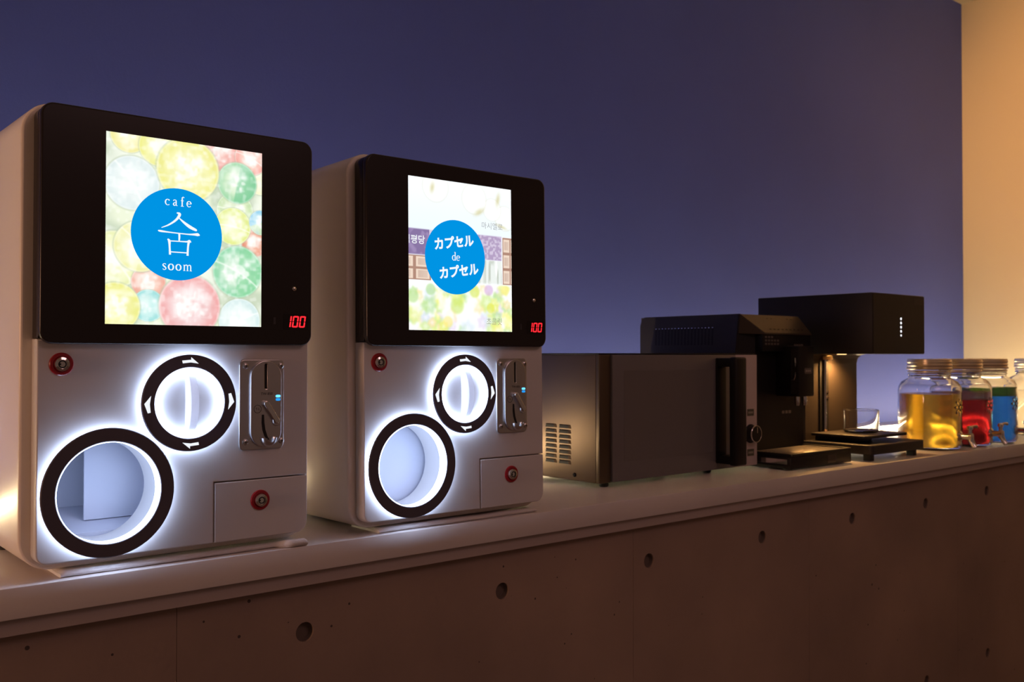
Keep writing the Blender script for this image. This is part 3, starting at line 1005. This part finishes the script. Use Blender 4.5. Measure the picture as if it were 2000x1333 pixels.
# ------------------------------------------------------------------ microwave
def microwave():
    t = tag(empty('microwave_oven', (1.715, 1.69, 0)), 'steel microwave oven with black handle between capsule machine and coffee machine', 'microwave')
    W, z0, z1 = .652, .0115, .339
    box('body', 0, W, .012, .43, z0, z1 - .004, M_steel, t, bev=.0015)
    box('top_cover', -.0015, W + .0015, .0, .43, z1 - .0038, z1, M_blackpl, t, bev=.001)
    box('door_edge', .0005, .0405, -.0005, .0115, z0, z1 - .004, mat('bronze_trim', (.12, .085, .055), .4, .6), t, bev=.001)
    g = mat('smoked_door_glass', (.175, .160, .162), .32, spec=.5, coat=.1)
    d = box('door', .0425, .5475, -.006, .0115, z0 + .001, z1 - .0045, g, t, bev=.0015)
    box('door_window', .085, .445, -.0066, -.0058, z0 + .05, z1 - .045, mat('window_glass', (.160, .147, .148), .30, spec=.5), d)
    box('control_panel', .5510, W, -.006, .0115, z0 + .001, z1 - .0045, mat('grey_panel', (.58, .48, .46), .5), t, bev=.001)
    # handle: plate on the door, two arms and an upright bar
    h = box('handle', .457, .499, -.0125, -.0062, .030, .326, M_blackpl, t, bev=.003)
    box('handle_arm', .457, .505, -.070, -.0120, .301, .326, M_blackpl, h, bev=.004)
    box('handle_arm', .457, .505, -.070, -.0120, .030, .053, M_blackpl, h, bev=.004)
    box('handle_bar', .456, .506, -.078, -.052, .027, .328, M_blackpl, h, bev=.006, seg=3)
    # dial with bright rim
    k = lathe('knob', [(0, -.030), (.021, -.030), (.0235, -.027), (.0245, -.010), (.0275, -.0085), (.0275, -.0062)], M_blackpl, t, 'Y', (.619, 0, .105), 32)
    annulus('knob_rim', .619, .105, .0225, .0252, -.0285, -.026, M_chrome, k, .0006)
    box('pointer', .6178, .6202, -.0312, -.0298, .108, .124, M_chrome, k)
    lab = mat('panel_label', (.10, .095, .06), .5)
    mk = mat('panel_mark', (.34, .32, .26), .6)
    for zc in (.1665, .0500):
        l = box('panel_label', .604, .636, -.0066, -.0058, zc - .010, zc + .010, lab, t)
        for i, (a, b) in enumerate(((.609, .614), (.6155, .6225), (.624, .631))):
            box('mark', a, b, -.0069, -.0065, zc - .003, zc + .003, mk, l)
    # louvres pressed into the steel side
    for (ya, yb) in ((.157, .197), (.103, .145)):
        for i in range(8):
            z = .1530 - .0132 * i
            bm = bmesh.new()
            P = lambda x, y, zz: bm.verts.new((x, y, zz))
            top = [P(0, ya, z + .0005), P(0, yb, z + .0005)]
            out = [P(-.0030, ya + .007, z - .0016), P(-.0030, yb - .003, z - .0016)]
            bot = [P(0, ya - .003, z - .0092), P(0, yb + .001, z - .0092)]
            lip = [P(-.0034, ya + .0045, z - .0088), P(-.0030, yb, z - .0092)]
            bm.faces.new((top[0], top[1], out[1], out[0]))
            bm.faces.new((top[0], out[0], lip[0], bot[0]))
            bm.faces.new((top[1], bot[1], lip[1], out[1]))
            l = bm_obj('louvre', bm, M_steel, t)
            bm = bmesh.new()
            bm.faces.new([bm.verts.new(q) for q in ((-.0028, ya + .0070, z - .0018), (-.0030, yb - .003, z - .0018), (-.0028, yb - .0004, z - .0088), (-.0030, ya + .0030, z - .0088))])
            bm_obj('louvre_gap', bm, M_dark, l)
    lathe('side_screw', [(0, -.0045), (.0035, -.0045), (.0052, -.0028), (.0055, 0)], M_dark, t, 'X', (0, .087, .0262), 16)
    for x, y in ((.035, .018), (.469, .035), (.04, .40), (.60, .40)):
        f = lathe('foot', [(0, 0), (.010, 0), (.012, .003), (.012, .0085), (0, .0085)], M_dark, t, 'Z', (x, y, 0), 16)
        lathe('foot_screw', [(0, .0085), (.006, .0085), (.006, .0118), (0, .0118)], M_chrome, f, 'Z', (x, y, 0), 12)


microwave()


# ------------------------------------------------------------------ bean-to-cup coffee machine
def coffee_machine():
    X0, Y0 = 2.39, 1.585
    t = tag(empty('coffee_machine', (X0, Y0, 0)), 'black coffee machine with side vents and drip tray behind the microwave', 'coffee machine')
    W, zt = .32, .459
    gp = mat('charcoal_plastic', (.024, .020, .022), .42)
    # cabinet: plan with cut front-left corner, leaning front edge on the side panel
    bm = bmesh.new()
    low = [(.002, .197), (.062, .165), (W, .165), (W, .578), (.002, .578)]
    lo = [bm.verts.new((x, y, .012)) for x, y in low]
    hi = [bm.verts.new((x, y, .400)) for x, y in low]
    bm.faces.new(lo)
    bm.faces.new(hi[::-1])
    for k in range(5):
        bm.faces.new((lo[k], lo[(k + 1) % 5], hi[(k + 1) % 5], hi[k]))
    bm_obj('body', bm, M_blackpl, t)
    # side panel with rounded back corner and slanting front edge
    prof = [(.205, .012), (.198, .30), (.177, zt), (.560, zt), (.574, zt - .010), (.580, zt - .03), (.580, .012)]
    bm = bmesh.new()
    a = [bm.verts.new((0.0, y, z)) for y, z in prof]
    b = [bm.verts.new((.006, y, z)) for y, z in prof]
    bm.faces.new(a)
    bm.faces.new(b[::-1])
    for k in range(len(prof)):
        bm.faces.new((a[k], a[(k + 1) % len(prof)], b[(k + 1) % len(prof)], b[k]))
    bmesh.ops.bevel(bm, geom=[e for e in bm.edges if abs(e.verts[0].co.x) < 1e-6 and abs(e.verts[1].co.x) < 1e-6], offset=.0025, segments=2, affect='EDGES')
    sp = bm_obj('side_panel', bm, gp, t, True)
    for i in range(18):
        y = .276 + .0135 * i
        bm = bmesh.new()
        q = [(y, .365), (y + .0068, .365), (y + .0048, .418), (y - .0020, .418)]
        a = [bm.verts.new((-.0006, yy, zz)) for yy, zz in q]
        bm.faces.new(a)
        c = [bm.verts.new((-.0014, q[3][0] - .0005, .418)), bm.verts.new((-.0014, q[2][0] + .0005, .418)), bm.verts.new((-.0014, q[2][0] + .0005, .4203)), bm.verts.new((-.0014, q[3][0] - .0005, .4203))]
        v = bm_obj('vent_slot', bm, M_dark, sp)
        bm = bmesh.new()
        add_box(bm, -.0016, -.0004, y - .0012, y + .0040, .4182, .4198)
        bm_obj('vent_lip', bm, M_chrome, v)
    # lid: flat top and sloping control panel
    tp = mat('brown_lid', (.060, .044, .030), .30, spec=.6)
    bm = bmesh.new()
    V = lambda x, y, z: bm.verts.new((x, y, z))
    bl, br, fl, fr = V(.006, .578, zt - .002), V(W, .578, zt - .002), V(.006, .178, zt - .001), V(W - .010, .178, zt - .001)
    pl, pr = V(.069, .135, .402), V(W, .135, .402)
    b2, b3, p2, p3 = V(.006, .578, .400), V(W, .578, .400), V(.069, .135, .397), V(W, .135, .397)
    s2, s3 = V(.006, .190, .400), V(W, .190, .400)
    bm.faces.new((bl, fl, fr, br))
    bm.faces.new((fl, pl, pr, fr))
    bm.faces.new((pl, p2, p3, pr))
    bm.faces.new((fl, s2, p2, pl))
    bm.faces.new((fr, pr, p3, s3))
    bm.faces.new((bl, b2, s2, fl))
    bm.faces.new((br, fr, s3, b3))
    bm.faces.new((bl, br, b3, b2))
    lid = bm_obj('lid', bm, tp, t)
    # row of small marks on the control panel
    for i in range(9):
        f = .14 + .085 * i
        x = .069 + (W - .069) * f
        for (g, n) in ((.78, .010), (.18, .006)):
            if g < .5 and i not in (1, 2, 6, 7):
                continue
            y = .178 + (.135 - .178) * g
            z = zt - .001 + (.402 - zt + .001) * g
            bm = bmesh.new()
            q = [(x, y, z), (x + n, y, z), (x + n, y - .0022, z - .0029), (x, y - .0022, z - .0029)]
            bm.faces.new([bm.verts.new((a, b - .0006, c + .0006)) for a, b, c in q])
            bm_obj('panel_mark', bm, M_dark, lid)
    # front head under the lid
    box('front_head', .062, W, .137, .166, .345, .3965, M_blackpl, t, bev=.002)
    fm = mat('faint_print', (.12, .10, .09), .6)
    for r_ in range(3):
        for i in range(5 if r_ else 3):
            box('printed_mark', .072 + .0155 * i, .082 + .0155 * i, .1362, .1372, .386 - .0105 * r_, .392 - .0105 * r_, fm, t)
    for i in range(4):
        box('printed_mark', .225 + .013 * i, .235 + .013 * i, .1362, .1372, .362, .368, fm, t)
    for i in range(3):
        box('printed_mark', .200 + .018 * i, .213 + .018 * i, .1640, .1652, .150, .159, mat('light_print', (.30, .26, .23), .6), t)
    # spout block
    s = box('spout_block', .168, .252, .082, .165, .206, .362, M_blackpl, t, bev=.004)
    box('spout_side', .1665, .1682, .086, .110, .215, .352, mat('gloss_black', (.03, .024, .02), .08, spec=.8), s)
    tube('spout_grip', [(.1660, .094, .325), (.1640, .092, .31), (.1640, .092, .27), (.1650, .098, .258), (.1665, .106, .258)], .0018, M_chrome, s, 8)
    b_ = plate('badge', [rrect(.196, .238, .276, .294, .006, 4)], .0806, .0820, mat('badge_metal', (.14, .12, .11), .35, .5), s)
    for i in range(3):
        box('badge_mark', .203 + .010 * i, .209 + .010 * i, .0800, .0808, .282, .288, mat('badge_print', (.4, .36, .33), .5), b_)
    for x in (.190, .230):
        lathe('nozzle', [(.0085, .206), (.0085, .192), (.0062, .178), (.0040, .178), (.0040, .206)], M_chrome, s, 'Z', (x, .103, 0), 18)
    # drip tray
    tr = box('drip_tray', 0, W + .005, 0, .166, .004, .040, M_blackpl, t, bev=.003)
    box('tray_trim', -.0008, .0006, .012, .150, .018, .032, M_chrome, tr)
    plate('tray_handle', [rrect(.190, .236, .010, .033, .003, 4)], -.0008, .0004, mat('gloss_black', (.03, .024, .02), .08), tr)
    for i in range(11):
        y = .012 + .0132 * i
        box('grille_bar', .012, W - .010, y, y + .0072, .0402, .0460, mat('grille_steel', (.80, .74, .66), .22, 1.0), tr, bev=.0018)
    for x in (.014, .105, .2, .296):
        box('grille_rib', x, x + .008, .008, .156, .0402, .0440, M_chrome, tr)
    bm = bmesh.new()
    for q in ((0, .010, 0, .166), (W - .006, W + .005, 0, .166), (.010, W - .006, 0, .009)):
        add_box(bm, q[0], q[1], q[2], q[3], .0402, .0480, .0015)
    bm_obj('tray_rim', bm, M_blackpl, tr)
    for x in (.03, .28):
        for y in (.03, .52):
            lathe('foot', [(0, 0), (.012, 0), (.012, .0125), (0, .0125)] if y > .1 else [(0, 0), (.012, 0), (.012, .0045), (0, .0045)], M_dark, t, 'Z', (x, y, 0), 14)


coffee_machine()


# ------------------------------------------------------------------ drink printer (C-shaped black machine)
def drink_printer():
    X0, Y0 = 2.795, 1.558
    t = tag(empty('drink_printer', (X0, Y0, 0)), 'tall matt black C-shaped machine with five white lights beside the jars', 'machine')
    W = .335
    hd = box('head', 0, W, 0, .425, .337, .531, M_mattblk, t, bev=.003)
    box('head_front', .003, W - .003, -.0016, .0005, .340, .528, M_blackpl, hd)
    for i in range(5):
        r = .0042 - (.0008 if i == 4 else 0)
        lathe('light_dot', [(0, -.0024), (r, -.0022), (r, -.0010)], emat('dot_white', (.95, .95, 1), 1.5), hd, 'Y', (.176, 0, .4515 - .0135 * i), 14)
    box('corner_plate', W - .075, W - .008, -.0022, -.0012, .500, .522, M_mattblk, hd)
    # column, with a fillet under the head
    prof = [(.245, .050), (.245, .305), (.240, .322), (.228, .333), (.210, .3372), (.418, .3372), (.418, .050)]
    cm = mat('brown_black_metal', (.055, .042, .034), .42, .3)
    prism_x('column', prof, .008, W - .004, cm, t, bev=.0)
    rl = box('lift_rail', .090, .142, .2405, .246, .070, .330, M_dark, t)
    tube('lift_rod', [(.112, .236, .078), (.112, .236, .328)], .0052, M_chrome, rl, 12)
    lathe('rod_foot', [(0, .070), (.009, .070), (.009, .078), (.006, .082), (0, .082)], mat('brass', (.75, .5, .22), .25, 1.0), rl, 'Z', (.112, .236, 0), 16)
    box('rail_cap', .086, .146, .226, .246, .318, .336, mat('brass', (.75, .5, .22), .25, 1.0), rl, bev=.002)
    for z in (.205, .185):
        box('rail_clip', .124, .140, .2385, .2410, z, z + .007, M_chrome, rl)
    # cup tray on the rail
    tr = plate('cup_tray', [rrect(.030, .300, .040, .238, (.012, .012, .002, .002), 5)], 0, .009, M_mattblk, t, bev=.002)
    tr.data.transform(Matrix(((1, 0, 0, 0), (0, 0, 1, 0), (0, 1, 0, .066), (0, 0, 0, 1))))
    tr.data.flip_normals()
    box('tray_bracket', .070, .170, .10, .246, .052, .0665, M_mattblk, tr)
    # base on legs
    bs = plate('base', [rrect(-.004, W, .000, .41, (.014, .014, .006, .006), 5)], 0, .030, M_mattblk, t, bev=.003)
    bs.data.transform(Matrix(((1, 0, 0, 0), (0, 0, 1, 0), (0, 1, 0, .020), (0, 0, 0, 1))))
    bs.data.flip_normals()
    for x, y in ((.016, .018), (W - .058, .012), (.02, .36), (W - .05, .36)):
        box('leg', x - .012, x + .012, y - .006, y + .018, 0, .0205, M_dark, bs, bev=.001)
    # small lamp under the head that lights the cup
    ld = lathe('cup_lamp', [(0, .3355), (.016, .3355), (.016, .3372)], emat('cup_lamp_glow', (1.0, .62, .25), 3.5), hd, 'Z', (.165, .205, 0), 20)


drink_printer()
l = lamp('printer_lamp', 'SPOT', (2.795 + .150, 1.558 + .200, .330), 13.0, (1.0, .50, .15), .02, (2.795 + .150, 1.558 + .240, .06))
l.data.spot_size = R(150)
l.data.spot_blend = .8

# glass cup on the tray
gc = lathe('glass_cup', [(0, .001), (.050, .001), (.056, .006), (.058, .075), (.0565, .0765), (.0550, .075), (.0528, .011), (.048, .008), (0, .008)], M_glass, None, 'Z', n=48)
gc.location = (2.955, 1.690, .0752)
tag(gc, 'small clear glass cup standing on the black machine tray', 'cup')


# ------------------------------------------------------------------ drink jars
def liquid(name, col, tcol, mixf):
    m = bpy.data.materials.new(name)
    m.use_nodes = True
    nt = m.node_tree
    b = nt.nodes['Principled BSDF']
    b.inputs['Base Color'].default_value = (*col, 1)
    b.inputs['Roughness'].default_value = .12
    b.inputs['IOR'].default_value = 1.33
    b.inputs['Transmission Weight'].default_value = 1.0
    tl = nt.nodes.new('ShaderNodeBsdfTranslucent')
    tl.inputs['Color'].default_value = (*tcol, 1)
    df = nt.nodes.new('ShaderNodeBsdfDiffuse')
    df.inputs['Color'].default_value = (*tcol, 1)
    m1 = nt.nodes.new('ShaderNodeMixShader')
    m1.inputs[0].default_value = .28
    nt.links.new(tl.outputs[0], m1.inputs[1])
    nt.links.new(df.outputs[0], m1.inputs[2])
    m2 = nt.nodes.new('ShaderNodeMixShader')
    m2.inputs[0].default_value = mixf
    nt.links.new(b.outputs[0], m2.inputs[1])
    nt.links.new(m1.outputs[0], m2.inputs[2])
    nt.links.new(m2.outputs[0], nt.nodes['Material Output'].inputs[0])
    return m


M_tin = mat('tin_lid', (.88, .76, .58), .30, .85)
JR = .1065


def jar(x, y, label, layers):
    t = tag(empty('drink_jar', (x, y, .0005)), label, 'drink dispenser', 'glass drink jars with taps')
    R_ = JR
    out = [(0, .002), (R_ * .82, .001), (R_ * .95, .006), (R_, .018), (R_, .205), (R_ * .97, .222), (R_ * .88, .238), (R_ * .73, .247),
           (.0690, .252), (.0690, .258), (.0725, .261), (.0725, .266), (.0690, .268), (.0690, .300)]
    inn = [(.0650, .300), (.0650, .252), (R_ * .70, .243), (R_ * .86, .232), (R_ * .93, .220), (R_ * .957, .204), (R_ * .957, .020), (R_ * .90, .010), (0, .009)]
    g = lathe('glass', out + inn, M_glass, t, 'Z', n=56)
    # moulded flower on the front of the glass
    bm = bmesh.new()
    for k in range(9):
        a = 2 * math.pi * k / 8
        rr = 0 if k == 8 else .020
        u, v = rr * math.cos(a), rr * math.sin(a)
        th = u / R_
        p = Vector((R_ * math.sin(th), -R_ * math.cos(th), .150 + v))
        mtx = Matrix.Translation(p) @ Matrix.Rotation(th, 4, 'Z') @ Matrix.Rotation(a, 4, 'Y').inverted() @ Matrix.Diagonal((.011 if k < 8 else .008, .004, .006 if k < 8 else .008, 1))
        bmesh.ops.create_icosphere(bm, subdivisions=2, radius=1, matrix=mtx)
    bm_obj('moulded_flower', bm, M_glass, g, True)
    r2 = R_ * .952
    for i, (za, zb, m, nm) in enumerate(layers):
        prof = [(0, za), (r2 * .93 if za < .02 else r2, za), (r2, za + .012), (r2, zb - .0004), (0, zb)]
        lathe(nm, prof, m, t, 'Z', n=56)
    # ribbed metal lid with wire bail
    prof = [(.0655, .2985), (.0715, .2985), (.0720, .283), (.0750, .281), (.0765, .284), (.0765, .287), (.0735, .290), (.0735, .292), (.0758, .295), (.0758, .298), (.0730, .301), (.0730, .3045), (.0752, .307), (.0752, .311), (.0735, .3125), (.0735, .3175), (.0700, .3195), (0, .3195)]
    lid = lathe('lid', prof, M_tin, t, 'Z', n=56)
    band_ = lathe('neck_band', [(.0700, .272), (.0722, .271), (.0728, .274), (.0722, .277), (.0700, .276)], M_tin, t, 'Z', n=48)
    tube('wire_clip', [(.0735, 0, .274), (.082, -.004, .280), (.083, -.006, .296), (.0745, -.005, .308)], .0016, M_chrome, t, 8)
    # tap at the foot of the jar
    tap = lathe('tap', [(0, -R_ + .004), (.017, -R_ + .002), (.018, -R_ - .004), (.013, -R_ - .008), (.010, -R_ - .010), (.010, -R_ - .030), (.013, -R_ - .032), (.013, -R_ - .044), (0, -R_ - .046)],
                M_chrome, t, 'Y', (0, 0, .050), 24)
    tube('tap_spout', [(0, -R_ - .036, .050), (0, -R_ - .040, .036), (0, -R_ - .048, .022), (0, -R_ - .054, .014)], [.011, .010, .0085, .0075], M_chrome, tap, 12)
    lathe('tap_stem', [(.006, .060), (.006, .074), (.010, .076), (.010, .084), (.006, .088), (0, .089)], M_chrome, tap, 'Z', (0, -R_ - .036, 0), 16)
    tube('tap_lever', [(-.004, -R_ - .036, .082), (.016, -R_ - .042, .086), (.030, -R_ - .046, .084)], [.005, .0045, .006], M_chrome, tap, 10)
    return t


amber = liquid('amber_drink', (.97, .58, .05), (.95, .48, .03), .30)
red = liquid('red_drink', (.95, .03, .04), (.85, .012, .02), .30)
pink = liquid('pale_red_drink', (.90, .55, .50), (.8, .42, .40), .4)
blue = liquid('blue_drink', (.10, .50, 1.0), (.08, .58, 1.0), .40)
green = liquid('green_drink', (.18, .40, .05), (.14, .30, .03), .45)
water = liquid('clear_drink', (.95, .95, .92), (.8, .78, .7), .05)
jar(3.352, 1.651, 'glass drink jar of amber liquid next to the black C-shaped machine', [(.0105, .196, amber, 'amber_drink')])
jar(3.570, 1.640, 'glass drink jar of red liquid, middle of the three coloured jars', [(.0105, .170, red, 'red_drink'), (.1704, .200, pink, 'pale_layer')])
jar(3.788, 1.640, 'glass drink jar of blue liquid with a green layer on top', [(.0105, .178, blue, 'blue_drink'), (.1784, .212, green, 'green_layer')])
jar(4.262, 1.650, 'glass drink jar of clear liquid cut by the right picture edge', [(.0105, .185, water, 'clear_drink')])
